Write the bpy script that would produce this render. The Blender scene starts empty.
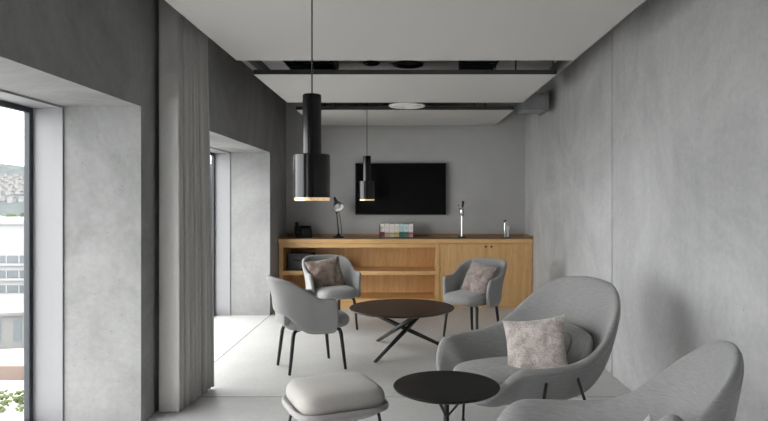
import bpy, bmesh, math, random
from mathutils import Vector, Matrix

random.seed(7)
SC = bpy.context.scene
COL = SC.collection
PI = math.pi

# ------------------------------------------------------------------ materials
def new_mat(name):
    m = bpy.data.materials.new(name)
    m.use_nodes = True
    nt = m.node_tree
    for n in list(nt.nodes):
        nt.nodes.remove(n)
    out = nt.nodes.new('ShaderNodeOutputMaterial')
    b = nt.nodes.new('ShaderNodeBsdfPrincipled')
    nt.links.new(b.outputs[0], out.inputs[0])
    return m, nt, b, out

def setc(b, col=None, rough=None, metal=None, spec=None):
    if col is not None: b.inputs['Base Color'].default_value = (*col, 1)
    if rough is not None: b.inputs['Roughness'].default_value = rough
    if metal is not None: b.inputs['Metallic'].default_value = metal
    if spec is not None: b.inputs['Specular IOR Level'].default_value = spec

def coords(nt, scale=(1, 1, 1)):
    tc = nt.nodes.new('ShaderNodeTexCoord')
    mp = nt.nodes.new('ShaderNodeMapping')
    mp.inputs['Scale'].default_value = scale
    nt.links.new(tc.outputs['Object'], mp.inputs[0])
    return mp.outputs[0]

def noise(nt, vec, scale, detail=4, rough=.55, dist=0):
    n = nt.nodes.new('ShaderNodeTexNoise')
    n.inputs['Scale'].default_value = scale
    n.inputs['Detail'].default_value = detail
    n.inputs['Roughness'].default_value = rough
    n.inputs['Distortion'].default_value = dist
    nt.links.new(vec, n.inputs['Vector'])
    return n.outputs['Fac']

def ramp(nt, fac, stops):
    r = nt.nodes.new('ShaderNodeValToRGB')
    el = r.color_ramp.elements
    while len(el) < len(stops): el.new(.5)
    for e, (p, c) in zip(el, stops):
        e.position = p
        e.color = (c[0], c[1], c[2], 1) if not isinstance(c, (int, float)) else (c, c, c, 1)
    nt.links.new(fac, r.inputs[0])
    return r.outputs[0]

def mul(nt, a, b, fac=1.0):
    m = nt.nodes.new('ShaderNodeMix')
    m.data_type = 'RGBA'; m.blend_type = 'MULTIPLY'
    m.inputs[0].default_value = fac
    nt.links.new(a, m.inputs[6]); nt.links.new(b, m.inputs[7])
    return m.outputs[2]

def bump(nt, b, h, strength=.2, dist=.01):
    bp = nt.nodes.new('ShaderNodeBump')
    bp.inputs['Strength'].default_value = strength
    bp.inputs['Distance'].default_value = dist
    nt.links.new(h, bp.inputs['Height'])
    nt.links.new(bp.outputs[0], b.inputs['Normal'])

def plain(name, col, rough=.5, metal=0, spec=.5, var=.0, vscale=20, bmp=0.0):
    m, nt, b, o = new_mat(name)
    setc(b, col, rough, metal, spec)
    v = coords(nt)
    f = noise(nt, v, vscale, 3)
    lo = tuple(c * (1 - var) for c in col); hi = tuple(min(1, c * (1 + var)) for c in col)
    nt.links.new(ramp(nt, f, [(.3, lo), (.7, hi)]), b.inputs['Base Color'])
    if bmp: bump(nt, b, f, bmp, .003)
    return m

def concrete(name, base, streak=True, rough=.75, contrast=.16, holes=True, tint=(1, 1, 1)):
    m, nt, b, o = new_mat(name)
    setc(b, None, rough, 0, .35)
    v1 = coords(nt)
    big = noise(nt, v1, .8, 7, .68, .9)
    c1 = ramp(nt, big, [(.3, tuple(base * (1 - contrast) * t for t in tint)), (.52, tuple(base * t for t in tint)),
                        (.72, tuple(base * (1 + contrast * .8) * t for t in tint))])
    col = c1
    if streak:
        vs = coords(nt, (1.5, 1.5, .2))
        st = noise(nt, vs, 1.6, 5, .65)
        col = mul(nt, col, ramp(nt, st, [(.30, .90), (.55, 1.0), (.75, 1.05)]))
    fine = noise(nt, v1, 26, 6, .7)
    col = mul(nt, col, ramp(nt, fine, [(.3, .92), (.7, 1.06)]))
    h = fine
    if holes:
        vo = nt.nodes.new('ShaderNodeTexVoronoi'); vo.inputs['Scale'].default_value = 15
        nt.links.new(v1, vo.inputs['Vector']); vo.inputs['Randomness'].default_value = 1
        hole = ramp(nt, vo.outputs['Distance'], [(.045, .55), (.08, 1.0)])
        col = mul(nt, col, hole, .8)
    nt.links.new(col, b.inputs['Base Color'])
    bump(nt, b, h, .12, .004)
    return m

def wood(name, light, dark, axis='z', rough=.45):
    m, nt, b, o = new_mat(name)
    setc(b, None, rough, 0, .4)
    sc = {'z': (9, 9, .55), 'x': (.55, 9, 9), 'y': (9, .55, 9)}[axis]
    v = coords(nt, sc)
    g = noise(nt, v, 2.2, 6, .65, .4)
    c = ramp(nt, g, [(.3, dark), (.5, tuple((a + d) / 2 for a, d in zip(light, dark))), (.72, light)])
    sc2 = tuple(s * 6 for s in sc)
    f = noise(nt, coords(nt, sc2), 3.0, 3, .6)
    c = mul(nt, c, ramp(nt, f, [(.35, .86), (.65, 1.05)]))
    nt.links.new(c, b.inputs['Base Color'])
    bump(nt, b, f, .06, .002)
    return m

def fabric(name, col, stripe=(40, 40, 260), var=.10, rough=.92, fuzz=.25):
    m, nt, b, o = new_mat(name)
    setc(b, None, rough, 0, .15)
    b.inputs['Sheen Weight'].default_value = fuzz
    b.inputs['Sheen Roughness'].default_value = .5
    v = coords(nt, stripe)
    f = noise(nt, v, 1.0, 3, .6)
    lo = tuple(c * (1 - var) for c in col); hi = tuple(c * (1 + var) for c in col)
    nt.links.new(ramp(nt, f, [(.32, lo), (.68, hi)]), b.inputs['Base Color'])
    bump(nt, b, f, .18, .002)
    return m

def velvet(name, lo, hi, scale=22, speck=0):
    m, nt, b, o = new_mat(name)
    setc(b, None, .7, 0, .3)
    b.inputs['Sheen Weight'].default_value = .5
    v = coords(nt)
    f = noise(nt, v, scale, 5, .7, .5)
    c = ramp(nt, f, [(.34, lo), (.66, hi)])
    if speck:
        s = noise(nt, v, 170, 2, .8)
        c = mul(nt, c, ramp(nt, s, [(.36, .55), (.5, 1.0), (.66, 1.25)]))
    nt.links.new(c, b.inputs['Base Color'])
    bump(nt, b, f, .3, .006)
    return m

M = {}
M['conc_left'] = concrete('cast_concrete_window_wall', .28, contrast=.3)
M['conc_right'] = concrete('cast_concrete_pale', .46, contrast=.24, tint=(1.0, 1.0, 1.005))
M['conc_slab'] = concrete('cast_concrete_slab', .5, streak=False)
M['floor'] = concrete('ground_concrete_floor', .55, streak=False, rough=.42, contrast=.09, holes=False, tint=(1.0, .995, .985))
M['paint'] = plain('grey_paint', (.42, .415, .41), .8, var=.03, vscale=6)
M['white'] = plain('white_lacquer', (.27, .27, .28), .5, var=.01)
M['bright_white'] = plain('white_enamel', (.85, .85, .84), .5, var=.01)
M['frame'] = plain('anthracite_frame', (.028, .034, .042), .45, var=.05)
M['panel'] = plain('acoustic_plaster', (.56, .55, .535), .95, var=.03, vscale=140, bmp=.08)
M['dark_metal'] = plain('dark_grey_metal', (.06, .06, .062), .5, metal=.4, var=.05)
M['grey_metal'] = plain('galvanised_metal', (.30, .31, .31), .45, metal=.7, var=.12, vscale=8)
M['void_black'] = plain('black_grille', (.012, .012, .013), .7)
M['black'] = plain('black_powder_coat', (.014, .014, .015), .42, var=.05)
M['black_gloss'] = plain('black_lacquer', (.004, .004, .004), .17, spec=.4)
M['chrome'] = plain('polished_chrome', (.78, .78, .79), .14, metal=1)
M['oak_v'] = wood('oak_upright_grain', (.76, .475, .215), (.56, .335, .14), 'z')
M['oak_h'] = wood('oak_long_grain', (.76, .475, .215), (.56, .335, .14), 'x')
M['counter'] = wood('oak_worktop', (.43, .265, .125), (.29, .165, .07), 'x', .4)  # darker than the cabinet oak: the top's grazing-view darkening put into its colour
M['table_brown'] = wood('dark_brown_stain', (.038, .022, .016), (.022, .013, .010), 'x', .38)
M['table_black'] = plain('black_tabletop', (.009, .009, .009), .5, spec=.22, var=.08)
M['fab_arm'] = fabric('grey_wool', (.275, .274, .274), (160, 160, 160), .07)
M['fab_womb'] = fabric('grey_ribbed_wool', (.255, .254, .254), (25, 25, 330), .14)
M['fab_dark'] = fabric('dark_grey_wool', (.15, .152, .157), (160, 160, 160), .07)
M['fab_ott'] = fabric('beige_grey_wool', (.41, .39, .372), (160, 160, 160), .06)
M['fab_ott_base'] = fabric('pale_grey_wool', (.36, .35, .345), (160, 160, 160), .06)
M['curtain'] = fabric('grey_curtain_cloth', (.5, .49, .48), (220, 220, 60), .06, fuzz=.1)
M['pil_silver'] = velvet('silver_beige_velvet', (.30, .25, .225), (.55, .50, .47), 16, 1)
M['pil_brown'] = velvet('taupe_velvet', (.10, .068, .053), (.26, .195, .162), 14, 0)
M['pil_taupe'] = velvet('mauve_taupe_velvet', (.15, .115, .105), (.35, .285, .265), 15, 0)
M['screen'] = plain('television_glass', (.003, .003, .0035), .12, spec=.2)

def glass_mat():
    m = bpy.data.materials.new('window_glass'); m.use_nodes = True
    nt = m.node_tree
    for n in list(nt.nodes): nt.nodes.remove(n)
    o = nt.nodes.new('ShaderNodeOutputMaterial')
    t = nt.nodes.new('ShaderNodeBsdfTransparent'); t.inputs[0].default_value = (.94, .945, .94, 1)
    g = nt.nodes.new('ShaderNodeBsdfGlossy'); g.inputs['Roughness'].default_value = .01
    lw = nt.nodes.new('ShaderNodeLayerWeight'); lw.inputs[0].default_value = .5
    pw = nt.nodes.new('ShaderNodeMath'); pw.operation = 'POWER'; pw.inputs[1].default_value = 5
    fr = nt.nodes.new('ShaderNodeMath'); fr.operation = 'MULTIPLY_ADD'; fr.inputs[1].default_value = .9; fr.inputs[2].default_value = .03
    nt.links.new(lw.outputs['Facing'], pw.inputs[0]); nt.links.new(pw.outputs[0], fr.inputs[0])
    mx = nt.nodes.new('ShaderNodeMixShader')
    nt.links.new(fr.outputs[0], mx.inputs[0]); nt.links.new(t.outputs[0], mx.inputs[1]); nt.links.new(g.outputs[0], mx.inputs[2])
    nt.links.new(mx.outputs[0], o.inputs[0])
    return m
M['glass'] = glass_mat()

def brass_glow():
    m, nt, b, o = new_mat('perforated_brass')
    setc(b, (.75, .55, .30), .35, .9)
    b.inputs['Emission Color'].default_value = (1.0, .68, .40, 1)
    v = coords(nt)
    n = noise(nt, v, 130, 1)
    r = ramp(nt, n, [(.35, .25), (.6, 1.0)])
    mt = nt.nodes.new('ShaderNodeMath'); mt.operation = 'MULTIPLY'; mt.inputs[1].default_value = .62
    nt.links.new(r, mt.inputs[0]); nt.links.new(mt.outputs[0], b.inputs['Emission Strength'])
    return m
M['brass'] = brass_glow()
def glow(name, col, s):
    m, nt, b, o = new_mat(name); setc(b, col, .6)
    b.inputs['Emission Color'].default_value = (*col, 1); b.inputs['Emission Strength'].default_value = s
    return m
M['bulb'] = glow('lit_bulb', (1.0, .78, .5), 6)

# ------------------------------------------------------------------ mesh helpers
def link(name, me, mat, parent=None, smooth=False, subsurf=0, solid=None, autosmooth=False):
    o = bpy.data.objects.new(name, me)
    COL.objects.link(o)
    if mat is not None: me.materials.append(mat)
    if smooth:
        for p in me.polygons: p.use_smooth = True
    if autosmooth:
        me.set_sharp_from_angle(angle=math.radians(38))
    if parent is not None: o.parent = parent
    if solid is not None:
        md = o.modifiers.new('thickness', 'SOLIDIFY'); md.thickness = solid[0]; md.offset = solid[1]
        md.use_even_offset = True
    if subsurf:
        md = o.modifiers.new('smooth', 'SUBSURF'); md.levels = subsurf; md.render_levels = subsurf
    return o

class MB:
    def __init__(s): s.bm = bmesh.new()
    def box(s, x0, x1, y0, y1, z0, z1, bev=0, seg=2, mtx=None):
        t = bmesh.new()
        bmesh.ops.create_cube(t, size=1)
        for v in t.verts:
            v.co = Vector(((x0 + x1) / 2 + v.co.x * (x1 - x0), (y0 + y1) / 2 + v.co.y * (y1 - y0), (z0 + z1) / 2 + v.co.z * (z1 - z0)))
        if bev:
            bmesh.ops.bevel(t, geom=t.edges[:], offset=bev, segments=seg, affect='EDGES', profile=.5)
        if mtx is not None: bmesh.ops.transform(t, matrix=mtx, verts=t.verts[:])
        s._merge(t); return s
    def _merge(s, t):
        mp = {}
        for v in t.verts: mp[v] = s.bm.verts.new(v.co)
        for f in t.faces:
            try: s.bm.faces.new([mp[v] for v in f.verts])
            except ValueError: pass
        t.free()
    def lathe(s, prof, seg=32, c=(0, 0, 0), mtx=None):
        # prof: list of (r, z); r==0 closes
        t = bmesh.new(); rings = []
        for r, z in prof:
            if r < 1e-6: rings.append([t.verts.new((0, 0, z))])
            else: rings.append([t.verts.new((r * math.cos(2 * PI * k / seg), r * math.sin(2 * PI * k / seg), z)) for k in range(seg)])
        for a, b in zip(rings, rings[1:]):
            for k in range(seg):
                k2 = (k + 1) % seg
                if len(a) == 1 and len(b) == 1: continue
                if len(a) == 1: t.faces.new((a[0], b[k], b[k2]))
                elif len(b) == 1: t.faces.new((a[k], a[k2], b[0]))
                else: t.faces.new((a[k], a[k2], b[k2], b[k]))
        bmesh.ops.recalc_face_normals(t, faces=t.faces[:])
        m = Matrix.Translation(Vector(c))
        if mtx is not None: m = m @ mtx
        bmesh.ops.transform(t, matrix=m, verts=t.verts[:])
        s._merge(t); return s
    def tube(s, pts, r, seg=12, flat=1.0):
        # r: number or list per point; round capped tube through pts
        t = bmesh.new(); pts = [Vector(p) for p in pts]; n = len(pts)
        rr = r if isinstance(r, (list, tuple)) else [r] * n
        rings = []; ref = None
        for i, p in enumerate(pts):
            d = (pts[min(i + 1, n - 1)] - pts[max(i - 1, 0)]).normalized()
            if ref is None:
                ref = Vector((0, 0, 1)) if abs(d.z) < .9 else Vector((1, 0, 0))
            a = (ref - d * ref.dot(d)).normalized(); b = d.cross(a); ref = a
            rings.append([t.verts.new(p + (a * math.cos(2 * PI * k / seg) + b * math.sin(2 * PI * k / seg) * flat) * rr[i]) for k in range(seg)])
        for a, b in zip(rings, rings[1:]):
            for k in range(seg): t.faces.new((a[k], a[(k + 1) % seg], b[(k + 1) % seg], b[k]))
        t.faces.new(rings[0][::-1]); t.faces.new(rings[-1])
        bmesh.ops.recalc_face_normals(t, faces=t.faces[:])
        s._merge(t); return s
    def grid(s, rows, closed=False):
        vs = [[s.bm.verts.new(p) for p in row] for row in rows]
        for a, b in zip(vs, vs[1:]):
            m = len(a)
            for k in range(m if closed else m - 1):
                k2 = (k + 1) % m
                s.bm.faces.new((a[k], a[k2], b[k2], b[k]))
        return vs
    def mesh(s, name, recalc=False):
        if recalc: bmesh.ops.recalc_face_normals(s.bm, faces=s.bm.faces[:])
        me = bpy.data.meshes.new(name); s.bm.to_mesh(me); s.bm.free(); return me
    def build(s, name, mat, parent=None, smooth=False, **k):
        return link(name, s.mesh(name), mat, parent, smooth, **k)

def thing(name, label, cat, loc=(0, 0, 0), rz=0, group=None):
    o = bpy.data.objects.new(name, None); COL.objects.link(o)
    o.empty_display_size = .1
    o.location = loc; o.rotation_euler = (0, 0, rz)
    return tag(o, label, cat, group)
def tag(o, label, cat, group=None):
    o['label'] = label; o['category'] = cat
    if group: o['group'] = group
    return o
def struct(o, label=None, cat=None):
    o['kind'] = 'structure'
    if label: o['label'] = label
    if cat: o['category'] = cat
    return o
def dup(root, loc, rz, label, group=None):
    r = root.copy(); COL.objects.link(r); r.location = loc; r.rotation_euler = (0, 0, rz)
    r['label'] = label
    if group: r['group'] = group
    for ch in list(root.children):
        c = ch.copy(); COL.objects.link(c); c.parent = r
        for g in list(ch.children):
            d = g.copy(); COL.objects.link(d); d.parent = c
    return r

# ------------------------------------------------------------------ the room
XL, XR, YF, YB, ZC = -1.67, 1.685, -3.2, 8.78, 2.845
XW = -2.16        # back of the concrete reveal
XO = -2.395        # outer face
ZH = 2.015        # window head
OPEN = [(.97, 3.954), (4.75, 7.73), (-2.80, .17)]      # window openings along the left wall

mb = MB()
mb.box(XO, XR + .3, YF - .3, YB + .3, -.30, 0)
struct(mb.build('floor', M['floor']), 'pale ground concrete floor of the lounge', 'floor')
# thin expansion joints in the floor
mb = MB()
mb.box(XL - .006, XL + .004, 4.75, 7.73, 0, .0015)
mb.box(XL, XR, 4.515, 4.523, 0, .0015)
mb.box(XL, XR, 1.6, 1.608, 0, .0015)
struct(mb.build('trim_1', plain('joint_mastic', (.27, .27, .27), .8)), 'thin grey joint lines in the concrete floor', 'floor joint')

mb = MB(); mb.box(XO, XR + .3, YF - .3, YB + .3, ZC, ZC + .3)
struct(mb.build('ceiling', M['conc_slab']), 'bare concrete slab above the hung ceiling panels', 'ceiling')

def wall_with_openings():
    mb = MB()
    ops = sorted(OPEN)
    y = YF - .3
    for a, b in ops:
        mb.box(XO, XL, y, a, 0, ZC)
        mb.box(XO, XL, a, b, ZH, ZC)
        y = b
    mb.box(XO, XL, y, YB + .3, 0, ZC)
    bmesh.ops.remove_doubles(mb.bm, verts=mb.bm.verts[:], dist=1e-5)
    # drop the inner faces that two boxes share
    seen = {}
    for f in mb.bm.faces:
        seen.setdefault(tuple(sorted(v.index for v in f.verts)), []).append(f)
    mb.bm.verts.index_update()
    seen = {}
    for f in mb.bm.faces:
        seen.setdefault(tuple(sorted(v.index for v in f.verts)), []).append(f)
    kill = [f for fs in seen.values() if len(fs) > 1 for f in fs]
    bmesh.ops.delete(mb.bm, geom=kill, context='FACES')
    return mb
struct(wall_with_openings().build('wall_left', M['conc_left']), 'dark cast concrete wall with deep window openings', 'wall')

for i, (a, b) in enumerate(OPEN):
    w = bpy.data.objects.new('window_%d' % (i + 1), None); COL.objects.link(w)
    w.location = (XO, (a + b) / 2, 0)
    struct(w, ['tall floor-level window in the deep concrete reveal nearest the camera', 'tall floor-level window beyond the grey curtain',
               'tall floor-level window behind the camera'][i], 'window')
    def part(name, mbx, mat, **k):
        o = mbx.build(name, mat, None, **k)
        o.parent = w; o.matrix_parent_inverse = Matrix.Translation(-Vector(w.location))
        return o
    t = .012
    mb = MB()
    for yy0, yy1 in ((a, a + t), (b - t, b)):
        mb.box(-2.347, XW, yy0, yy1, 0, ZH)
    mb.box(-2.347, XW, a + t, b - t, ZH - t, ZH)
    part('white_lining', mb, M['white'])
    mb = MB(); fy = .045
    for yy0, yy1 in ((a, a + fy), (b - fy, b)):
        mb.box(-2.386, -2.347, yy0, yy1, 0, ZH, .004)
    mb.box(-2.386, -2.347, a + fy, b - fy, ZH - fy, ZH, .004)
    mb.box(-2.386, -2.347, a + fy, b - fy, 0, fy, .004)
    part('window_frame', mb, M['frame'])
    mb = MB(); mb.box(-2.378, -2.372, a + fy - .005, b - fy + .005, fy - .005, ZH - fy + .005)
    part('pane', mb, M['glass'])

YJ = 5.09
mb = MB()
mb.box(XR, XR + .3, YF - .3, YJ - .013, 0, ZC, .004, 1)
mb.box(XR, XR + .3, YJ + .013, YB + .3, 0, ZC, .004, 1)
mb.box(XR + .035, XR + .29, YJ - .03, YJ + .03, .001, ZC - .001)
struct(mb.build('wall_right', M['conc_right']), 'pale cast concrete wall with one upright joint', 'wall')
mb = MB(); mb.box(XL, XR, YB, YB + .3, 0, ZC)
struct(mb.build('wall_back', M['paint']), 'plain grey wall behind the television', 'wall')
mb = MB(); mb.box(XL, XR, YF - .3, YF, 0, ZC)
struct(mb.build('wall_front', M['paint']), 'plain grey wall behind the camera', 'wall')

# ------------------------------------------------------------------ hung ceiling panels
PX, PZ, PT = 1.265, 2.47, .040
spans = [(3.20, 4.69), (5.21, 6.70), (7.25, 8.74)]
plab = ['pale acoustic ceiling panel nearest the camera, behind the big pendant cord',
        'pale acoustic ceiling panel in the middle of the room, between two open slots',
        'pale acoustic ceiling panel farthest back, above the television']
for (a, b), lb in zip(spans, plab):
    t = thing('ceiling_panel', lb, 'ceiling panel', (0, (a + b) / 2, PZ), 0, 'hung acoustic ceiling panels')
    h = (b - a) / 2
    mb = MB(); mb.box(-PX + .004, PX - .004, -h + .004, h - .004, 0, PT - .004)
    mb.build('board', M['panel'], t)
    mb = MB()
    for x in (-PX, PX - .004): mb.box(x, x + .004, -h, h, .002, PT)
    for y in (-h, h - .004): mb.box(-PX + .004, PX - .004, y, y + .004, .002, PT)
    mb.build('edge_trim', M['dark_metal'], t)
    for x in (-.95, .95):
        for y in (-h + .15, h - .15):
            mb = MB(); mb.tube([(x, y, PT - .004), (x, y, ZC - PZ)], .006, 8)
            mb.build('hanger_rod', M['dark_metal'], t, True)

# air handling boxes seen in the first slot
def fan_box(x, y, w, d, lb):
    t = thing('ventilation_box', lb, 'ventilation box', (x, y, 2.62))
    mb = MB(); mb.box(-w / 2, w / 2, -d / 2, d / 2, .01, ZC - 2.62, .006); mb.build('casing', M['dark_metal'], t)
    mb = MB()
    n = 7
    for k in range(n):
        yy = -d / 2 + .02 + (d - .04) * k / (n - 1)
        mb.box(-w / 2 + .01, w / 2 - .01, yy - .008, yy + .008, 0, .012)
    for x0 in (-w / 2, w / 2 - .012): mb.box(x0, x0 + .012, -d / 2, d / 2, -.002, .012)
    mb.build('grille', M['void_black'], t)
fan_box(-.84, 5.65, .42, .62, 'black slatted ventilation box above the ceiling, over the left chairs')
fan_box(.66, 5.65, .30, .62, 'smaller black slatted ventilation box above the ceiling, on the right')

def diffuser(x, y, z, r, lb, ma, mbk):
    t = thing('air_diffuser', lb, 'air diffuser', (x, y, z))
    mb = MB(); mb.lathe([(0, .028), (r * .5, .028), (r * .92, .022), (r, .01), (r * .96, 0), (r * .8, .002), (r * .78, .010), (0, .010)], 40)
    mb.build('plate', ma, t, True, autosmooth=True)
    mb = MB()
    for k in (.18, .36, .54, .70): mb.lathe([(r * k, .010), (r * k, -.004), (r * (k + .07), -.004), (r * (k + .07), .010)], 32)
    mb.build('ring', ma, t, True, autosmooth=True)
    mb = MB(); mb.tube([(0, 0, .026), (0, 0, ZC - z)], r * .28, 20); mb.build('neck', M['grey_metal'], t, True, autosmooth=True)
diffuser(.02, 6.97, 2.468, .205, 'white round air diffuser in the slot before the rear ceiling panel', M['bright_white'], M['grey_metal'])
diffuser(.03, 5.75, 2.66, .14, 'dark round air outlet up in the front ceiling slot', M['dark_metal'], M['void_black'])
diffuser(-.31, 5.75, 2.67, .07, 'small dark round sensor up in the front ceiling slot', M['dark_metal'], M['void_black'])

t = thing('air_duct', 'short grey air duct beside the right wall, at the rear ceiling slot', 'air duct', (1.43, 7.12, 2.43))
mb = MB(); mb.box(-.13, .13, -.17, .17, 0, .19, .004); mb.build('duct_body', M['grey_metal'], t)
mb = MB(); mb.box(.131, .165, -.19, .19, -.02, .21, .004); mb.build('flange', M['grey_metal'], t)
mb = MB(); mb.tube([(0, 0, .188), (0, 0, ZC - 2.43)], .007, 8)
mb.build('hanger_rod', M['dark_metal'], t, True)
mb = MB()
for yy in (-.1, 3.0, 5.6): pass
mb.tube([(1.47, 2.2, 2.70), (1.47, 6.7, 2.70)], .05, 16)
for y in (2.6, 4.4, 6.2): mb.tube([(1.47, y, 2.74), (1.47, y, ZC)], .006, 6)
tag(mb.build('ceiling_pipe', M['grey_metal'], None, True, autosmooth=True), 'grey pipe running high along the right wall above the panels', 'pipe')

# ------------------------------------------------------------------ curtain
def curtain():
    t = thing('curtain', 'floor-length grey curtain gathered beside the concrete pier', 'curtain', (-1.5, 4.45, 0))
    plan = []
    for k in range(9): plan.append((-1.635 + .135 * k / 8, 4.15 + .012 * math.sin(k / 8 * PI), .3))
    n = 8
    for k in range(1, n * 8 + 1):
        f = k / (n * 8)
        amp = .044 if f > .08 else .044 * f / .08
        ph = (f + .025 * math.sin(f * 13)) * n * 2 * PI
        plan.append((-1.50 + .055 * f + amp * (math.cos(ph) - 1) * (1 + .4 * math.sin(f * 23)) , 4.16 + .57 * f + .012 * math.sin(2 * ph), 1))
    rows = []
    for j in range(15):
        g = j / 14; z = .012 + (2.775 - .012) * g
        sway = .012 * math.sin(g * 5.0)
        row = []
        for i, (x, y, w) in enumerate(plan):
            f = i / len(plan)
            row.append((x + 1.5 - .045 * g * f + sway * f * .6, y - 4.45 + .01 * math.sin(3 * g + f * 9) * (1 - g), z))
        rows.append(row)
    mb = MB(); mb.grid(rows)
    mb.build('curtain_cloth', M['curtain'], t, True, solid=(.003, 0))
    mb = MB(); mb.box(-.03, .04, -.33, 3.3, 2.775, 2.843, .004)
    mb.build('curtain_track', M['dark_metal'], t)
curtain()

# ------------------------------------------------------------------ pendant lamps
def pendant(loc, label):
    t = thing('pendant_lamp', label, 'pendant lamp', loc, 0, 'black cylinder pendant lamps')
    mb = MB()
    mb.lathe([(0, .503), (.040, .503), (.0436, .499), (.0436, .222), (.0405, .222), (.0405, .49), (0, .49)], 48)
    mb.build('upper_shade', M['black_gloss'], t, True, autosmooth=True)
    mb = MB()
    mb.lathe([(.0436, .222), (.081, .222), (.0845, .2185), (.0845, .020), (.0825, .020), (.0825, .216), (.0436, .218)], 64)
    mb.build('lower_shade', M['black_gloss'], t, True, autosmooth=True)
    mb = MB(); mb.lathe([(.0822, .05), (.0822, .005), (.0805, .005), (.0805, .05)], 64)
    mb.build('brass_ring', M['brass'], t, True, autosmooth=True)['label'] = 'glowing perforated brass ring'
    mb = MB(); mb.lathe([(0, .06), (.02, .065), (.03, .085), (.028, .11), (.014, .15), (.014, .20), (0, .20)], 24)
    mb.build('bulb', M['bulb'], t, True)
    mb = MB(); mb.tube([(0, 0, .50), (0, 0, ZC - loc[2] - .02)], .0035, 8)
    mb.build('cord', M['black'], t, True)
    mb = MB(); mb.lathe([(0, ZC - loc[2] - .025), (.045, ZC - loc[2] - .025), (.045, ZC - loc[2])], 32)
    mb.build('ceiling_rose', M['black'], t, True, autosmooth=True)
    return t
p0 = pendant((-.436, 2.93, 1.414), 'large-looking black cylinder pendant lamp hanging nearest the camera')
dup(p0, (-.424, 6.97, 1.414), 0, 'small-looking black pendant lamp hanging in front of the television')

# ------------------------------------------------------------------ sideboard along the back wall
YCF = 8.22
t = thing('worktop', 'long oak worktop running the whole width under the television', 'worktop', (0, 8.49, .858))
mb = MB(); mb.box(XL + .004, XR - .004, YCF - .015 - 8.49, YB - .002 - 8.49, 0, .056, .004); mb.build('worktop_board', M['counter'], t)
mb = MB()
mb.box(XL + .022, XR - .022, YB - .022 - 8.49, YB - .002 - 8.49, .0562, .094, .002)
for x0, x1 in ((XL + .003, XL + .021), (XR - .021, XR - .003)): mb.box(x0, x1, YCF - .012 - 8.49, YB - .002 - 8.49, .0562, .094, .002)
mb.build('upstand', M['counter'], t)
mb = MB(); mb.box(XL + .006, XR - .006, YCF - .019 - 8.49, YCF - .0152 - 8.49, .002, .054)
mb.build('front_edge', M['oak_h'], t)

t = thing('shelf_unit', 'open oak shelf unit with one long shelf, left of the door cabinet', 'shelf unit', (-.598, 8.49, 0))
x0, x1 = -1.058, 1.056; yf, yb = YCF - 8.49, .285
mb = MB(); mb.box(x0, x0 + .052, yf, yb, .075, .856, .002); mb.build('side_panel', M['oak_v'], t)
mb = MB(); mb.box(x1 - .052, x1, yf, yb, .075, .856, .002); mb.build('side_panel', M['oak_v'], t)
mb = MB(); mb.box(x0 + .0525, x1 - .0525, yf, yb, .800, .856, .002); mb.build('top_panel', M['oak_h'], t)
mb = MB(); mb.box(x0 + .0525, x1 - .0525, yf + .004, yb - .014, .440, .492, .002); mb.build('shelf', M['oak_h'], t)
mb = MB(); mb.box(x0 + .0525, x1 - .0525, yf, yb, .075, .130, .002); mb.build('bottom_panel', M['oak_h'], t)
mb = MB(); mb.box(x0 + .0525, x1 - .0525, yb - .012, yb, .1305, .7995); mb.build('back_panel', M['oak_v'], t)
mb = MB(); mb.box(x0, x1, yf + .03, yb, 0, .0745); mb.build('plinth', M['oak_h'], t)

t = thing('door_cabinet', 'oak cabinet with two flush doors behind the right armchair', 'cabinet', (1.070, 8.49, 0))
x0, x1 = -.608, .610
mb = MB(); mb.box(x0, x1, yf + .022, yb, .075, .856, .002); mb.build('carcass', M['oak_v'], t)
mb = MB(); mb.box(x0, x1, yf + .03, yb, 0, .0745); mb.build('plinth', M['oak_h'], t)
for a, b, kx in ((x0 + .003, .027, -.008), (.031, x1 - .003, .066)):
    mb = MB(); mb.box(a, b, yf, yf + .0205, .080, .852, .0015); d = mb.build('door', M['oak_v'], t)
    mb = MB(); mb.lathe([(0, .008), (.010, .008), (.013, .004), (.013, 0)], 20, (kx, yf - .0005, .812), Matrix.Rotation(PI / 2, 4, 'X'))
    mb.build('knob', M['dark_metal'], d, True)

# ------------------------------------------------------------------ television
t = thing('television', 'large black flat television mounted on the back wall', 'television', (-.062, YB - .05, 1.58))
mb = MB(); mb.box(-.634, .634, -.022, .018, -.362, .362, .006); mb.build('casing', M['black'], t)
mb = MB(); mb.box(-.622, .622, -.0245, -.0215, -.346, .350, .001); mb.build('screen', M['screen'], t)
mb = MB(); mb.box(-.25, .25, .018, .0495, -.2, .2, .003); mb.build('wall_bracket', M['dark_metal'], t)

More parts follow.
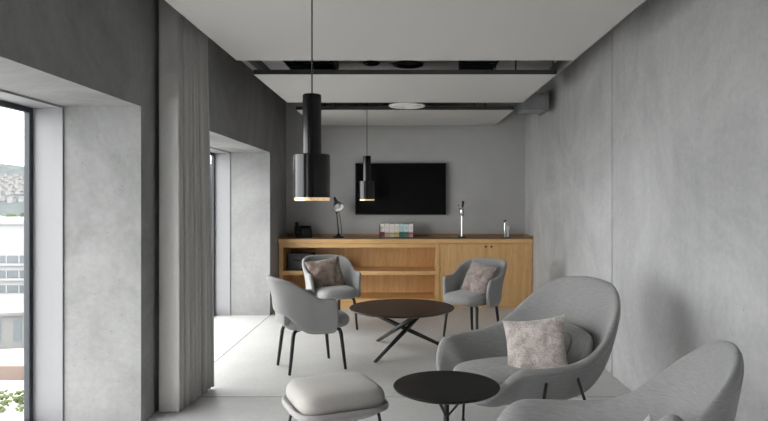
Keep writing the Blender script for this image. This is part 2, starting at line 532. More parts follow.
# ------------------------------------------------------------------ things on the worktop
ZT = .914
def desk_phone():
    t = thing('desk_telephone', 'black desk telephone on the left end of the worktop', 'telephone', (-1.39, 8.52, ZT), .25)
    # wedge body
    bm = MB(); v = [(-.11, -.10, 0), (.12, -.10, 0), (.12, .09, 0), (-.11, .09, 0), (-.11, -.10, .03), (.12, -.10, .03), (.12, .075, .165), (-.11, .075, .165)]
    vs = [bm.bm.verts.new(p) for p in v]
    for f in ((3, 2, 1, 0), (0, 1, 5, 4), (1, 2, 6, 5), (2, 3, 7, 6), (3, 0, 4, 7), (4, 5, 6, 7)): bm.bm.faces.new([vs[i] for i in f])
    bmesh.ops.bevel(bm.bm, geom=bm.bm.edges[:], offset=.008, segments=2, affect='EDGES')
    bm.build('body', M['black'], t, True, autosmooth=True)
    bm = MB()
    path = [(-.078, -.10, .065), (-.078, -.075, .085), (-.078, .0, .135), (-.078, .065, .185), (-.078, .085, .195)]
    bm.tube(path, [.022, .026, .017, .026, .024], 14); bm.build('handset', M['black'], t, True)
    bm = MB()
    sl = math.atan2(.135, .175)
    mt = Matrix.Translation((0.035, -.005, .108)) @ Matrix.Rotation(sl, 4, 'X')
    bm.box(-.06, .06, .03, .085, -.004, .004, .002, 1, mt); bm.build('display', M['screen'], t)
    bm = MB()
    for i in range(3):
        for j in range(4): bm.box(-.05 + .036 * i, -.025 + .036 * i, -.085 + .026 * j, -.067 + .026 * j, -.004, .006, .002, 1, mt)
    bm.build('keypad', M['dark_metal'], t)
desk_phone()

def desk_lamp():
    t = thing('desk_lamp', 'black jointed desk lamp with a cone shade on the worktop', 'desk lamp', (-.905, 8.50, ZT))
    mb = MB(); mb.lathe([(0, 0), (.078, 0), (.080, .006), (.072, .014), (.03, .030), (.018, .055), (0, .058)], 40); mb.build('base', M['black'], t, True, autosmooth=True)
    mb = MB(); mb.tube([(0, 0, .05), (-.010, 0, .18), (-.024, 0, .34)], .0065, 10); mb.build('lower_arm', M['black'], t, True)
    mb = MB(); mb.tube([(.020, .01, .045), (.045, .01, .05), (.035, .01, .18), (.010, .005, .33), (-.012, 0, .37)], .0045, 10); mb.build('counter_arm', M['black'], t, True)
    mb = MB(); mb.lathe([(0, -.016), (.016, -.016), (.016, .016), (0, .016)], 16, (-.024, 0, .345), Matrix.Rotation(PI / 2, 4, 'X')); mb.build('joint', M['black'], t, True, autosmooth=True)
    ax = Vector((.34, -.66, -.68)).normalized()
    rot = Vector((0, 0, -1)).rotation_difference(ax).to_matrix().to_4x4()
    c = (-.045, .03, .515)
    mb = MB(); mb.lathe([(0, .045), (.016, .045), (.021, .0), (.024, -.045), (.050, -.085), (.078, -.150), (.080, -.155), (.076, -.153), (.047, -.087), (.018, -.05)], 40, c, rot)
    s = mb.build('lamp_shade', M['black'], t, True, autosmooth=True)
    mb = MB(); mb.lathe([(.0455, -.088), (.0745, -.1515), (.0735, -.1505), (.0445, -.087)], 40, c, rot); mb.build('white_lining', M['bright_white'], s, True)
    mb = MB(); mb.lathe([(0, -.145), (.03, -.135), (.038, -.110), (.028, -.085), (.014, -.06), (0, -.055)], 24, c, rot); mb.build('bulb', plain('opal_glass', (.85, .85, .83), .3), s, True)
    mb = MB(); mb.tube([(-.024, 0, .35), (-.034, .015, .43), (-.043, .028, .50)], .008, 10); mb.build('upper_arm', M['black'], t, True)
desk_lamp()

# rack of small cartons
t = thing('carton_rack', 'low dark wire rack holding small coloured cartons under the television', 'rack', (-.112, 8.52, ZT))
mb = MB()
for x in (-.228, .228):
    mb.tube([(x, -.055, 0), (x, -.055, .18), (x, .055, .18), (x, .055, 0)], .004, 8)
for y, z in ((-.055, .055), (.055, .055), (.055, .15)): mb.tube([(-.228, y, z), (.228, y, z)], .003, 8)
mb.build('wire_frame', M['black'], t, True)
mb = MB(); mb.box(-.226, .226, -.052, .052, .004, .010); mb.build('tray', M['dark_metal'], t)
cols = [((.22, .05, .055), 'dark red', (.80, .78, .74)), ((.55, .40, .34), 'peach', (.72, .70, .67)), ((.62, .55, .40), 'cream', (.80, .76, .70)),
        ((.62, .50, .22), 'mustard', (.74, .76, .72)), ((.06, .17, .13), 'deep green', (.45, .66, .66)), ((.12, .22, .21), 'teal', (.62, .74, .78)),
        ((.55, .25, .27), 'pink', (.80, .78, .76))]
for k, (c, nm, top) in enumerate(cols):
    x = -.112 - .198 + .066 * k
    o = thing('tea_carton', 'small upright carton with a %s lower band in the worktop rack' % nm, 'carton', (x, 8.52, ZT + .0102), 0, 'cartons in the worktop rack')
    hgt = .178 + .006 * math.sin(k * 2.1)
    mb = MB(); mb.box(-.030, .030, -.044, .044, 0, hgt, .002, 1); mb.build('carton_body', plain('carton_%s' % nm.replace(' ', '_'), top, .6, var=.04), o)
    mb = MB(); mb.box(-.0305, .0305, -.0450, .0442, .004, .072); mb.build('colour_band', plain('band_%s' % nm.replace(' ', '_'), c, .6, var=.06), o)
    mb = MB(); mb.box(-.016, .016, -.0452, -.0438, .10, .145); mb.build('front_label', plain('label_%s' % nm.replace(' ', '_'), tuple(.4 * a + .45 for a in c), .6), o)

# tall chrome tap
t = thing('drinks_tap', 'tall chrome drinks tap with black handle on the worktop', 'tap', (.775, 8.50, ZT))
mb = MB(); mb.lathe([(0, 0), (.058, 0), (.058, .012), (.050, .016), (0, .016)], 32); mb.build('drip_tray', M['black'], t, True, autosmooth=True)
mb = MB(); mb.lathe([(0, .016), (.024, .016), (.024, .026), (.0135, .034), (.0135, .30), (.026, .305), (.034, .32), (.034, .40), (.026, .415), (0, .415)], 28); mb.build('column', M['chrome'], t, True, autosmooth=True)
mb = MB(); mb.tube([(-.0, -.02, .37), (-.0, -.065, .37), (-.0, -.078, .355), (-.0, -.08, .31)], .010, 12); mb.build('spout', M['chrome'], t, True)
mb = MB(); mb.tube([(.0, 0, .40), (.012, -.004, .44), (.016, -.008, .50)], [.011, .014, .018], 14); mb.build('handle', M['black'], t, True)
mb = MB(); mb.lathe([(0, -.03), (.019, -.03), (.019, .0), (0, .0)], 20, (-.024, 0, .445), Matrix.Rotation(PI / 2, 4, 'Y')); mb.build('dial', M['chrome'], t, True, autosmooth=True)
# short chrome tap
t = thing('water_tap', 'short chrome tap with a glass cylinder near the right wall', 'tap', (1.375, 8.50, ZT))
mb = MB(); mb.lathe([(0, 0), (.055, 0), (.055, .008), (0, .008)], 32); mb.build('drip_tray', M['dark_metal'], t, True, autosmooth=True)
mb = MB(); mb.lathe([(0, .008), (.018, .008), (.012, .02), (.012, .21), (0, .215)], 24, (-.018, -.01, 0)); mb.build('column', M['chrome'], t, True, autosmooth=True)
mb = MB(); mb.tube([(-.018, -.01, .20), (-.018, -.04, .225), (-.012, -.075, .222), (-.010, -.085, .20)], .009, 12); mb.build('spout', M['chrome'], t, True)
mb = MB(); mb.lathe([(0, .215), (.02, .215), (.02, .24), (0, .245)], 20, (-.015, -.008, 0)); mb.build('cap', M['dark_metal'], t, True, autosmooth=True)
mb = MB(); mb.lathe([(0, .010), (.024, .010), (.026, .02), (.027, .16), (.024, .16), (.023, .03), (0, .02)], 28, (.028, .012, 0)); mb.build('glass_cylinder', plain('frosted_glass', (.55, .58, .62), .2, var=.02), t, True, autosmooth=True)

# things on the open shelf
t = thing('storage_crate', 'black storage crate on the upper open shelf by the left end', 'crate', (-1.40, 8.46, .4922))
mb = MB()
mb.box(-.16, .16, -.14, .14, 0, .008); 
for a in (-1, 1):
    mb.box(min(a * .16, a * .15), max(a * .16, a * .15), -.14, .14, .008, .20, .002, 1); mb.box(-.15, .15, min(a * .14, a * .13), max(a * .14, a * .13), .008, .20, .002, 1)
mb.build('crate_body', M['black'], t)
mb = MB(); mb.box(-.168, .168, -.148, .148, .20, .222, .004); mb.build('lid', M['black'], t)
mb = MB(); mb.tube([(-.06, -.142, .13), (-.05, -.165, .13), (.05, -.165, .13), (.06, -.142, .13)], .007, 8); mb.build('handle', M['dark_metal'], t, True)
t = thing('paper_tray', 'dark paper tray with grey sheets on the shelf behind the armchair', 'tray', (-1.02, 8.45, .4922))
mb = MB()
for z in (.0, .07, .14): mb.box(-.14, .14, -.13, .15, z, z + .006)
for x in (-.14, .134): mb.box(x, x + .006, -.13, .15, .006, .17, .001, 1)
mb.build('tray_body', M['black'], t)
mb = MB()
mb.box(-.11, .11, -.12, .13, .0765, .095); mb.build('paper', plain('grey_paper', (.45, .46, .47), .8), t)

# ------------------------------------------------------------------ cushions
def cushion_mesh(w, h, t, seed=0, n=18, pull=.075, wr=.006):
    rnd = random.Random(seed)
    ph = [rnd.uniform(0, 6.28) for _ in range(6)]
    def P(u, v, s):
        x = u * w / 2 * (1 - pull * (1 - abs(v) ** 2.2) + pull * .6 * abs(u * v) ** 3)
        y = v * h / 2 * (1 - pull * (1 - abs(u) ** 2.2) + pull * .6 * abs(u * v) ** 3)
        e = max(0, 1 - abs(u) ** 2.6) ** .62 * max(0, 1 - abs(v) ** 2.6) ** .62
        wv = wr * (math.sin(7 * u + ph[0]) * math.sin(5 * v + ph[1]) + .6 * math.sin(13 * (u + v) + ph[2]) + .5 * math.sin(11 * (u - v * .6) + ph[3])) * e ** .5
        return Vector((x, y, s * (t / 2 * e + wv * (1 if s > 0 else .6)) if e > 0 else 0))
    mb = MB(); bm = mb.bm
    fr, bk = {}, {}
    for i in range(n + 1):
        for j in range(n + 1):
            # cluster samples towards the edges
            u = math.sin((i / n - .5) * PI); v = math.sin((j / n - .5) * PI)
            edge = i in (0, n) or j in (0, n)
            fr[i, j] = bm.verts.new(P(u, v, 1))
            bk[i, j] = fr[i, j] if edge else bm.verts.new(P(u, v, -1))
    for i in range(n):
        for j in range(n):
            bm.faces.new((fr[i, j], fr[i + 1, j], fr[i + 1, j + 1], fr[i, j + 1]))
            q = (bk[i, j], bk[i, j + 1], bk[i + 1, j + 1], bk[i + 1, j])
            bm.faces.new(q)
    return mb
def place(o, c, normal, roll=0):
    n = Vector(normal).normalized(); up = Vector((0, 0, 1)); up = (up - n * up.dot(n)).normalized()
    x = up.cross(n)
    r = Matrix.Rotation(roll, 3, n)
    x = r @ x; up = r @ up
    m = Matrix((x, up, n)).transposed().to_4x4(); m.translation = Vector(c)
    o.matrix_world = m
    return o
def cushion(name, w, h, t, mat, c, normal, roll, label, seed, **k):
    o = cushion_mesh(w, h, t, seed, **k).build(name, mat, None, True, subsurf=1)
    place(o, c, normal, roll)
    return tag(o, label, 'cushion', None)

# rounded pad (superellipse plan), used as seat and cushions
def pad_mesh(a, b, z0, z1, p=3.2, n=40, round_=.5, dome=.0, cx=0, taper=1.0):
    h = z1 - z0; mb = MB(); rows = []
    prof = []
    m = 6
    for k in range(m + 1):
        t = -PI / 2 + PI * k / m
        prof.append((1 - (1 - math.cos(t)) * round_ * h / min(a, b), z0 + h / 2 + h / 2 * math.sin(t)))
    prof = [(.55, z0)] + prof
    top = [(.9 * prof[-1][0], z1 + dome * .3), (.6, z1 + dome * .75), (.3, z1 + dome * .95)]
    def ring(s, z):
        r = []
        for i in range(n):
            th = 2 * PI * i / n; c, sn = math.cos(th), math.sin(th)
            x = a * s * math.copysign(abs(c) ** (2 / p), c); y = b * s * math.copysign(abs(sn) ** (2 / p), sn)
            y *= 1 + (taper - 1) * (.5 - x / (2 * a))
            r.append((cx + x, y, z))
        return r
    for s, z in prof + top: rows.append(ring(s, z))
    vs = mb.grid(rows, closed=True)
    cb = mb.bm.verts.new((cx, 0, z0)); ct = mb.bm.verts.new((cx, 0, z1 + dome))
    for i in range(n):
        mb.bm.faces.new((cb, vs[0][(i + 1) % n], vs[0][i])); mb.bm.faces.new((ct, vs[-1][i], vs[-1][(i + 1) % n]))
    return mb

def catmull(pts, n, closed=True):
    out = []; m = len(pts)
    for i in range(m):
        p = [Vector(pts[(i + k) % m]) for k in (-1, 0, 1, 2)]
        for s in range(n):
            t = s / n
            out.append(.5 * (2 * p[1] + (p[2] - p[0]) * t + (2 * p[0] - 5 * p[1] + 4 * p[2] - p[3]) * t * t + (3 * p[1] - p[0] - 3 * p[2] + p[3]) * t ** 3))
    return out

# ------------------------------------------------------------------ upright armchairs (forward = +x)
def armchair(loc, rz, label):
    t = thing('armchair', label, 'armchair', loc, rz, 'grey upright armchairs')
    # wrap-around back and arms
    NU, NV = 49, 9
    rows = []
    def plan(s):                       # s in -1..1 along the U, 0 = middle of the back
        a = abs(s) ; sg = 1 if s >= 0 else -1
        L1, R = .18, .215              # straight arm, back radius
        arc = R * PI / 2; flat = .045
        tot = flat + arc + L1; d = a * tot
        if d < flat: return Vector((-.265, sg * d, 0)), 0
        d -= flat
        if d < arc:
            th = d / R
            return Vector((-.265 + R * (1 - math.cos(th)), sg * (flat + R * math.sin(th)), 0)), th / (PI / 2)
        d -= arc
        return Vector((-.265 + R + d, sg * (flat + R + .022 * d / L1), 0)), 1 + d / L1
    for j in range(NV):
        g = j / (NV - 1); row = []
        for i in range(NU):
            s = -1 + 2 * i / (NU - 1)
            p, q = plan(s)             # q: 0 back .. 1 side .. 2 arm front
            e = 1 / (1 + math.exp((q - .76) * 7)); e0 = 1 / (1 + math.exp(-.76 * 7))
            top = .615 + (.79 - .615) * e / e0 + .012 * max(0, q - 1)
            eb = 1 / (1 + math.exp((q - .55) * 9))
            bot = .325 + .165 * eb
            # round the arm front
            fr = max(0, (q - 1.55) / .45)
            top -= .032 * fr ** 4; bot += .015 * fr ** 4
            z = bot + (top - bot) * g
            out = (z - .40) * (.06 + .16 * e)           # flare and recline
            n = Vector((-math.cos(min(q, 1) * PI / 2), (1 if s >= 0 else -1) * math.sin(min(q, 1) * PI / 2), 0))
            belly = -.014 * math.sin(PI * g)
            row.append(tuple(p + n * (out + belly) + Vector((.02 * fr * math.sin(PI * g), 0, z))))
        rows.append(row)
    mb = MB(); mb.grid(rows)
    mb.build('backrest_shell', M['fab_arm'], t, True, solid=(.042, 0), subsurf=1)
    pad_mesh(.285, .232, .345, .462, 3.6, 40, .42, .012, .032, .93).build('seat', M['fab_arm'], t, True, subsurf=1)
    mb = MB(); mb.lathe([(0, .34), (.15, .345), (.21, .376), (0, .378)], 32); mb.build('seat_pan', M['fab_arm'], t, True)
    # rear upholstered neck joining the seat and the back
    mb = MB(); mb.box(-.275, -.215, -.14, .14, .39, .54, .02, 3); mb.build('back_support', M['fab_arm'], t, True)
    for sx in (1, -1):
        for sy in (1, -1):
            mb = MB(); w = .205 if sx > 0 else .175
            mb.tube([(sx * .03, sy * .04, .352), (sx * .12, sy * .10, .352), (sx * .175, sy * w * .80, .348), (sx * .195, sy * w * .88, .33),
                     (sx * .203, sy * w * .91, .30), (sx * .22, sy * w * .96, .15), (sx * .238, sy * w, 0)], [.0165] * 5 + [.015, .012], 12)
            mb.build('leg', M['black'], t, True)
    return t
ang = lambda x, y: math.atan2(y, x)
AC1 = (-.805, 5.34, 0); A1 = math.radians(27)
AC2 = (-.815, 6.985, 0); A2 = ang(.45, -.89)
AC3 = (.715, 6.57, 0); A3 = ang(-.65, -.76)
ac = armchair(AC1, A1, 'grey upright armchair with its back towards the window, no cushion on it')
dup(ac, AC2, A2, 'grey upright armchair with the brown cushion, in front of the open shelves')
dup(ac, AC3, A3, 'grey upright armchair with a mauve-grey cushion, in front of the cabinet doors')

def on_chair(c, a, off, z):
    return (c[0] + math.cos(a) * off[0] - math.sin(a) * off[1], c[1] + math.sin(a) * off[0] + math.cos(a) * off[1], z)
def dirv(a, tilt): return (math.cos(a) * math.cos(tilt), math.sin(a) * math.cos(tilt), math.sin(tilt))
cushion('cushion', .40, .40, .15, M['pil_brown'], on_chair(AC2, A2, (-.04, -.05), .58), dirv(A2 - .05, .42), .16,
        'crumpled brown velvet cushion on the armchair before the shelves', 3, wr=.011)
cushion('cushion', .38, .38, .14, M['pil_taupe'], on_chair(AC3, A3, (-.03, .035), .585), dirv(A3 - .2, .42), -.16,
        'mauve-grey velvet cushion on the armchair before the cabinet doors', 5, wr=.008)

# ------------------------------------------------------------------ low round tables with three crossing legs
def round_table(loc, r, h, mat, label, feet_r, f0, th, top_name='dark'):
    t = thing('coffee_table', label, 'table', loc)
    mb = MB(); mb.lathe([(0, h - .022), (r - .03, h - .022), (r - .004, h - .010), (r, h - .004), (r - .003, h), (0, h)], 96)
    mb.build('tabletop', mat, t, True, autosmooth=True)
    mb = MB(); mb.lathe([(0, h - .030), (r * .80, h - .030), (r * .80, h - .0222), (0, h - .0222)], 64); mb.build('under_plate', M['black'], t, True, autosmooth=True)
    for k in range(3):
        a = f0 + k * 2 * PI / 3
        F = Vector((feet_r * math.cos(a), feet_r * math.sin(a), 0))
        b = a + PI - th
        T = Vector((r * .78 * math.cos(b), r * .78 * math.sin(b), h - .030))
        mb = MB(); d = (T - F).normalized()
        mb.tube([F + Vector((0, 0, .002)), F.lerp(T, .5), T], [.015, .021, .021], 14)
        mb.build('leg', M['black'], t, True)
    return t
round_table((-.03, 5.9, 0), .495, .415, M['table_brown'], 'dark brown round coffee table between the three upright armchairs', .485,
            math.atan2(-.42, -.235), .26)
t = thing('side_table', 'small black round side table beside the lounge chairs', 'table', (.21, 3.17, 0))
mb = MB(); mb.lathe([(0, .463), (.24, .463), (.266, .475), (.27, .481), (.267, .485), (0, .485)], 96); mb.build('tabletop', M['table_black'], t, True, autosmooth=True)
mb = MB(); mb.lathe([(0, .012), (.0145, .012), (.0145, .45), (.03, .456), (.10, .458), (.10, .4628), (0, .4628)], 28); mb.build('column', M['black'], t, True, autosmooth=True)
mb = MB(); mb.lathe([(0, 0), (.19, 0), (.195, .004), (.19, .010), (.03, .014), (0, .014)], 64); mb.build('base_plate', M['black'], t, True, autosmooth=True)
for k in range(3):
    a = math.radians(8 + 120 * k)
    mb = MB(); mb.tube([(.010 * math.cos(a), .010 * math.sin(a), .33), (.13 * math.cos(a), .13 * math.sin(a), .461)], .0055, 10); mb.build('strut', M['black'], t, True)

# ------------------------------------------------------------------ lounge chairs (forward = +x)
def lounge(loc, rz, label):
    t = thing('lounge_chair', label, 'lounge chair', loc, rz, 'grey shell lounge chairs')
    half = [(.505, .0, .33), (.505, .15, .33), (.485, .265, .345), (.435, .365, .435), (.36, .425, .520), (.20, .474, .528),
            (.0, .480, .552), (-.15, .462, .632), (-.29, .405, .768), (-.40, .27, .880), (-.44, .09, .915)]
    ring = half + [(x, -y, z) for x, y, z in half[:0:-1]]
    rim = catmull(ring, 4)
    N = len(rim)
    rows = []
    cx, cz = .09, .285
    base = []
    for p in rim:
        th = math.atan2(p.y / .5, (p.x - cx) / .42)
        base.append(Vector((cx + .245 * math.cos(th), .29 * math.sin(th), cz + .01)))
    for s in (.35, .7): rows.append([Vector((cx, 0, cz)).lerp(b, s) for b in base])
    for k in range(9):
        u = k / 8; row = []
        for b, r in zip(base, rim):
            outd = Vector((r.x - b.x, r.y - b.y, 0))
            arm = max(0, 1 - abs(r.z - .50) / .22) * (1 if abs(r.y) > .3 else 0)
            c = b + outd * (.74 - .30 * arm); c.z = b.z + (.04 + .30 * arm) * (r.z - b.z)
            p = b * (1 - u) ** 2 + c * (2 * u * (1 - u)) + r * u * u
            row.append(p)
        rows.append(row)
    # rolled lip
    lip = []
    for b, r in zip(base, rim):
        o = Vector((r.x - cx, r.y, 0)).normalized()
        arm = max(0, 1 - abs(r.z - .50) / .22) * (1 if abs(r.y) > .3 else 0)
        lip.append(r + o * (.016 + .022 * arm) + Vector((0, 0, .003 - .012 * arm)))
    rows.append(lip)
    mb = MB(); vs = mb.grid(rows, closed=True)
    c = mb.bm.verts.new((cx, 0, cz))
    for i in range(N): mb.bm.faces.new((c, vs[0][(i + 1) % N], vs[0][i]))
    bmesh.ops.recalc_face_normals(mb.bm, faces=mb.bm.faces[:])
    mb.build('shell', M['fab_womb'], t, True, solid=(.042, 0), subsurf=1)
    pad_mesh(.33, .30, .335, .42, 3.0, 40, .48, .018, .145).build('seat_cushion', M['fab_womb'], t, True, subsurf=1)
    o = pad_mesh(.25, .14, -.055, .055, 3.2, 40, .5, .015).build('back_cushion', M['fab_womb'], t, True, subsurf=1)
    n = Vector((.93, 0, .42)).normalized(); up = Vector((0, 0, 1)); up = (up - n * up.dot(n)).normalized(); x = up.cross(n)
    m = Matrix((x, up, n)).transposed().to_4x4(); m.translation = Vector((-.225, 0, .525)); o.matrix_local = m
    # bent rod base: two side frames
    for sy in (1, -1):
        for pts in (((.215, .446, .458), (.23, .425, .30), (.265, .385, .006)), ((.02, .450, .47), (-.06, .428, .30), (-.20, .385, .006))):
            mb = MB(); pts = [(x, sy * y, z) for x, y, z in pts]
            mb.tube(pts, .0085, 12)
            mb.lathe([(0, 0), (.012, 0), (.012, .008), (0, .010)], 14, (pts[2][0], pts[2][1], 0))
            mb.build('leg', M['black'], t, True)
    return t
WA = ang(-.92, -.39)
W1 = (.770, 3.79, 0); W2 = (.675, 2.22, 0); WB2 = math.radians(158)
lg = lounge(W1, WA, 'grey shell lounge chair with a silvery cushion, facing the small black table')
dup(lg, W2, WB2, 'grey shell lounge chair nearest the camera, cropped by the picture edge')
cushion('cushion', .385, .345, .13, M['pil_silver'], (.772, 3.70, .55), dirv(WA + .60, .30), .20,
        'silvery beige velvet cushion on the lounge chair by the small black table', 11, wr=.006)
cushion('cushion', .42, .40, .14, M['pil_silver'], on_chair(W2, WB2, (-.13, .05), .465), dirv(WB2 + .2, .55), .1,
        'silvery beige cushion corner peeping up in the nearest lounge chair', 12, wr=.006)

# ------------------------------------------------------------------ ottoman
def ottoman(loc, rz):
    t = thing('ottoman', 'beige-grey upholstered ottoman with a loose pad, left of the small black table', 'ottoman', loc, rz)
    N = 48; a, b = .238, .22
    def se(s_a, s_b, z, p=4.0, lift=0):
        r = []
        for i in range(N):
            th = 2 * PI * i / N; c, s = math.cos(th), math.sin(th)
            x = s_a * math.copysign(abs(c) ** (2 / p), c); y = s_b * math.copysign(abs(s) ** (2 / p), s)
            r.append((x, y, z + lift * (abs(x) / a) ** 2))
        return r
    rows = [se(a * .35, b * .35, .288), se(a * .6, b * .6, .292), se(a * .8, b * .8, .312), se(a * .95, b * .95, .336), se(a * 1.05, b * 1.05, .350), se(a * 1.09, b * 1.09, .351)]
    mb = MB(); vs = mb.grid(rows, closed=True); c = mb.bm.verts.new((0, 0, .287))
    for i in range(N): mb.bm.faces.new((c, vs[0][(i + 1) % N], vs[0][i]))
    bmesh.ops.recalc_face_normals(mb.bm, faces=mb.bm.faces[:])
    mb.build('base_shell', M['fab_ott_base'], t, True, solid=(.03, 0), subsurf=1)
    pad_mesh(.236, .217, .338, .45, 5.0, 44, .36, .012).build('seat_pad', M['fab_ott'], t, True, subsurf=1)
    for sx in (1, -1):
        for sy in (1, -1):
            mb = MB(); mb.tube([(sx * .165, sy * .205, .342), (sx * .19, sy * .212, .20), (sx * .225, sy * .222, 0)], .008, 12)
            mb.build('leg', M['black'], t, True)
ottoman((-.375, 3.33, 0), math.radians(25))

# ------------------------------------------------------------------ the town outside
ZG = -19.0
mb = MB(); mb.box(-420, 60, -60, 900, ZG - 1, ZG)
struct(mb.build('ground', plain('pale_asphalt', (.34, .34, .335), .9, var=.08, vscale=.2)), 'pale street level far below the window', 'ground')

def hill():
    mb = MB(); rows = []
    for j in range(22):
        v = j / 21; D = 820 + 900 * v
        row = []
        for i in range(50):
            x = -1800 + 1800 * i / 49
            z = ZG + 112 * (v ** .85) + 7 * math.sin(x * .011 + 1.3) * v + 4 * math.sin(x * .031 + v * 5) * v + 2.2 * math.sin(x * .09 + v * 11)
            row.append((x, D, z))
        rows.append(row)
    mb.grid(rows); return mb
def hill_mat():
    m, nt, b, o = new_mat('hazy_hillside'); setc(b, None, .95, 0, .1)
    f = noise(nt, coords(nt), .03, 6, .7)
    nt.links.new(ramp(nt, f, [(.35, (.038, .046, .050)), (.55, (.055, .064, .067)), (.7, (.08, .086, .09))]), b.inputs['Base Color'])
    return m
struct(hill().build('hill', hill_mat(), None, True), 'hazy wooded hillside dotted with houses beyond the window', 'hill')

def house(loc, rz):
    t = thing('hillside_house', 'small pale house on the hazy hillside seen through the near window', 'house', loc, rz, 'houses on the far hillside')
    mb = MB(); mb.box(-4.6, 4.6, -3.6, 3.6, -4, 5); mb.build('house_wall', plain('pale_render', (.19, .19, .19), .9, var=.05), t)
    mb = MB(); v = [(-5, -4.1, 4.9), (5, -4.1, 4.9), (5, 4.1, 4.9), (-5, 4.1, 4.9), (-5, 0, 7.4), (5, 0, 7.4)]
    vs = [mb.bm.verts.new(p) for p in v]
    for f in ((3, 2, 1, 0), (0, 1, 5, 4), (2, 3, 4, 5), (1, 2, 5), (3, 0, 4)): mb.bm.faces.new([vs[i] for i in f])
    mb.build('roof', plain('grey_red_tiles', (.10, .085, .085), .9, var=.1, vscale=2), t)
    return t
hz = lambda x, D: ZG + 112 * (((D - 820) / 900) ** .85) + 7 * math.sin(x * .011 + 1.3) * ((D - 820) / 900)
h0 = None; rnd = random.Random(4)
for j in range(8):
    for i in range(6):
        D = 930 + 66 * j + rnd.uniform(-8, 8)
        x = -D * (.68 - .017 * i + rnd.uniform(-.001, .001)) + (12 if j % 2 else 0)
        loc = (x, D, hz(x, D)); rz = rnd.uniform(-.5, .5)
        if h0 is None: h0 = house(loc, rz)
        else: dup(h0, loc, rz, h0['label'])

# white office block
t = thing('office_block', 'long white office block with window bands seen through the near window', 'building', (-95, 124, ZG))
WB = plain('white_facade', (.22, .223, .226), .8, var=.02); WG = plain('facade_glass', (.075, .088, .098), .3, var=.1, vscale=.4)
top = -2.9 - ZG
mb = MB(); mb.box(-60, 45, 0, 22, 0, top - .01); mb.build('facade', WB, t)
mb = MB(); mb.box(-60.4, 45.4, -.5, 22.4, top - .4, top + .5); mb.build('parapet', WB, t)
for k in range(4):
    z0 = top - 8.6 - 2.95 * k + 2.0
    mb = MB(); mb.box(-59, 44.5, -.08, .06, z0 - 1.5, z0)
    fr = mb.build('window_band', WG, t)
    mb = MB()
    for q in range(42): mb.box(-59 + 2.5 * q - .12, -59 + 2.5 * q + .12, -.16, .0, z0 - 1.5, z0)
    mb.build('mullions', WB, fr)
    mb = MB(); mb.box(-60, 45, -.7, .0, z0 - 1.95, z0 - 1.55); mb.build('ledge', WB, t)
# low grey building in front
t = thing('low_building', 'low grey building with upright windows in front of the office block', 'building', (-55, 86, ZG), math.radians(14))
mb = MB(); mb.box(-30, 30, 0, 18, 0, 4.6); mb.build('facade', plain('grey_facade', (.12, .12, .118), .85, var=.05), t)
mb = MB(); mb.box(-30.5, 30.5, -.5, 18.5, 4.6, 5.0); mb.build('roof', plain('gravel_roof', (.12, .12, .12), .95, var=.12, vscale=1), t)
for q in range(24):
    mb = MB(); mb.box(-29 + 2.5 * q, -28 + 2.5 * q, -.06, .05, 1.0, 3.9); mb.build('window', WG, t)
mb = MB(); mb.box(-90, -10, 71, 71.5, ZG, ZG + 1.6, .05); tag(mb.build('garden_wall', plain('brown_wall', (.13, .095, .08), .9, var=.08)), 'low brown wall along the street below the window', 'wall')
def shrub_row():
    mb = MB(); r = random.Random(3)
    for k in range(1500):
        x = -70 + 50 * r.random(); y = 60 + 3.5 * r.random(); z = ZG + .2 + 1.2 * r.random(); s = .12 + .16 * r.random()
        mb.lathe([(0, -s * .7), (s * .8, -s * .3), (s, .1 * s), (s * .6, s * .6), (0, s * .8)], 6, (x, y, z))
    return mb
G = plain('leaf_green', (.06, .08, .02), .9, var=.35, vscale=1.2)
o = shrub_row().build('hedge', G); tag(o, 'yellow-green clipped hedge at the foot of the view', 'hedge')
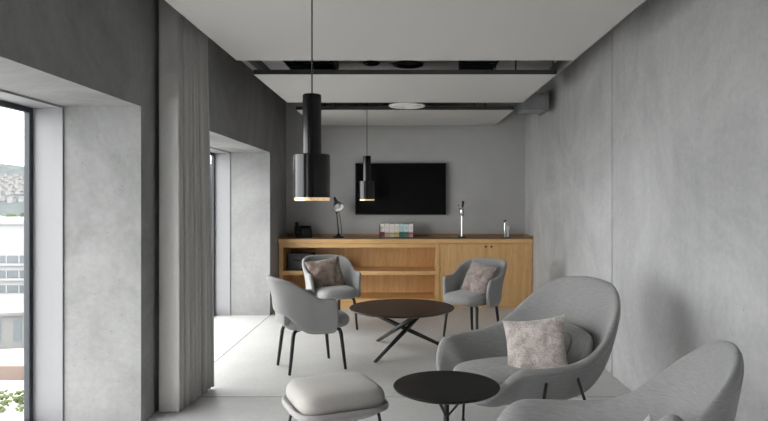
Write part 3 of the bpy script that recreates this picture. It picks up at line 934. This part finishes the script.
def tree(loc, h, lb):
    t = thing('tree', lb, 'tree', loc)
    mb = MB(); mb.tube([(0, 0, 0), (.1, 0, h * .5)], [.35, .2], 8); mb.build('trunk', plain('bark', (.08, .06, .05), .9), t, True)
    mb = MB(); r = random.Random(h)
    for k in range(140):
        a = r.uniform(0, 2 * PI); q = r.random() ** .5 * h * .28; z = h * (.35 + .6 * r.random()); q *= 1 - abs(z / h - .62) * 1.4
        s = h * r.uniform(.035, .07)
        mb.lathe([(0, -s), (s * .9, -s * .2), (s * .7, s * .6), (0, s)], 6, (q * math.cos(a), q * math.sin(a), z))
    mb.build('crown', plain('tree_leaf', (.04, .06, .025), .9, var=.3, vscale=1), t, True)
tree((-94.5, 152, ZG), 17.6, 'green tree rising behind the office block roof, at the window frame')

# ------------------------------------------------------------------ light: an overcast sky
W = bpy.data.worlds.new('overcast_sky'); SC.world = W; W.use_nodes = True
nt = W.node_tree
for n in list(nt.nodes): nt.nodes.remove(n)
wo = nt.nodes.new('ShaderNodeOutputWorld'); bg = nt.nodes.new('ShaderNodeBackground')
tc = nt.nodes.new('ShaderNodeTexCoord'); sx = nt.nodes.new('ShaderNodeSeparateXYZ')
nt.links.new(tc.outputs['Generated'], sx.inputs[0])
cr = ramp(nt, sx.outputs['Z'], [(.0, (.97, .985, 1.0)), (.25, (1, 1, .995)), (1.0, (1, .99, .975))])
nt.links.new(cr, bg.inputs[0]); bg.inputs[1].default_value = 6.5
nt.links.new(bg.outputs[0], wo.inputs[0])

# ------------------------------------------------------------------ camera
cd = bpy.data.cameras.new('camera'); cam = bpy.data.objects.new('camera', cd); COL.objects.link(cam)
cam.location = (0, 0, 1.42); cam.rotation_euler = (PI / 2, 0, 0)
cd.sensor_width = 36; cd.lens = 36 * 625 / 768
cd.shift_x = -(405 - 384) / 768; cd.shift_y = -(210.5 - 200.5) / 768
cd.clip_start = .05; cd.clip_end = 6000
SC.camera = cam
SC.view_settings.view_transform = 'Standard'
SC.view_settings.look = 'None'
SC.view_settings.gamma = 1
SC.view_settings.exposure = 0.36
SC.view_settings.use_curve_mapping = False
SC.cycles.max_bounces = 16
SC.cycles.diffuse_bounces = 8
SC.cycles.sample_clamp_indirect = 6
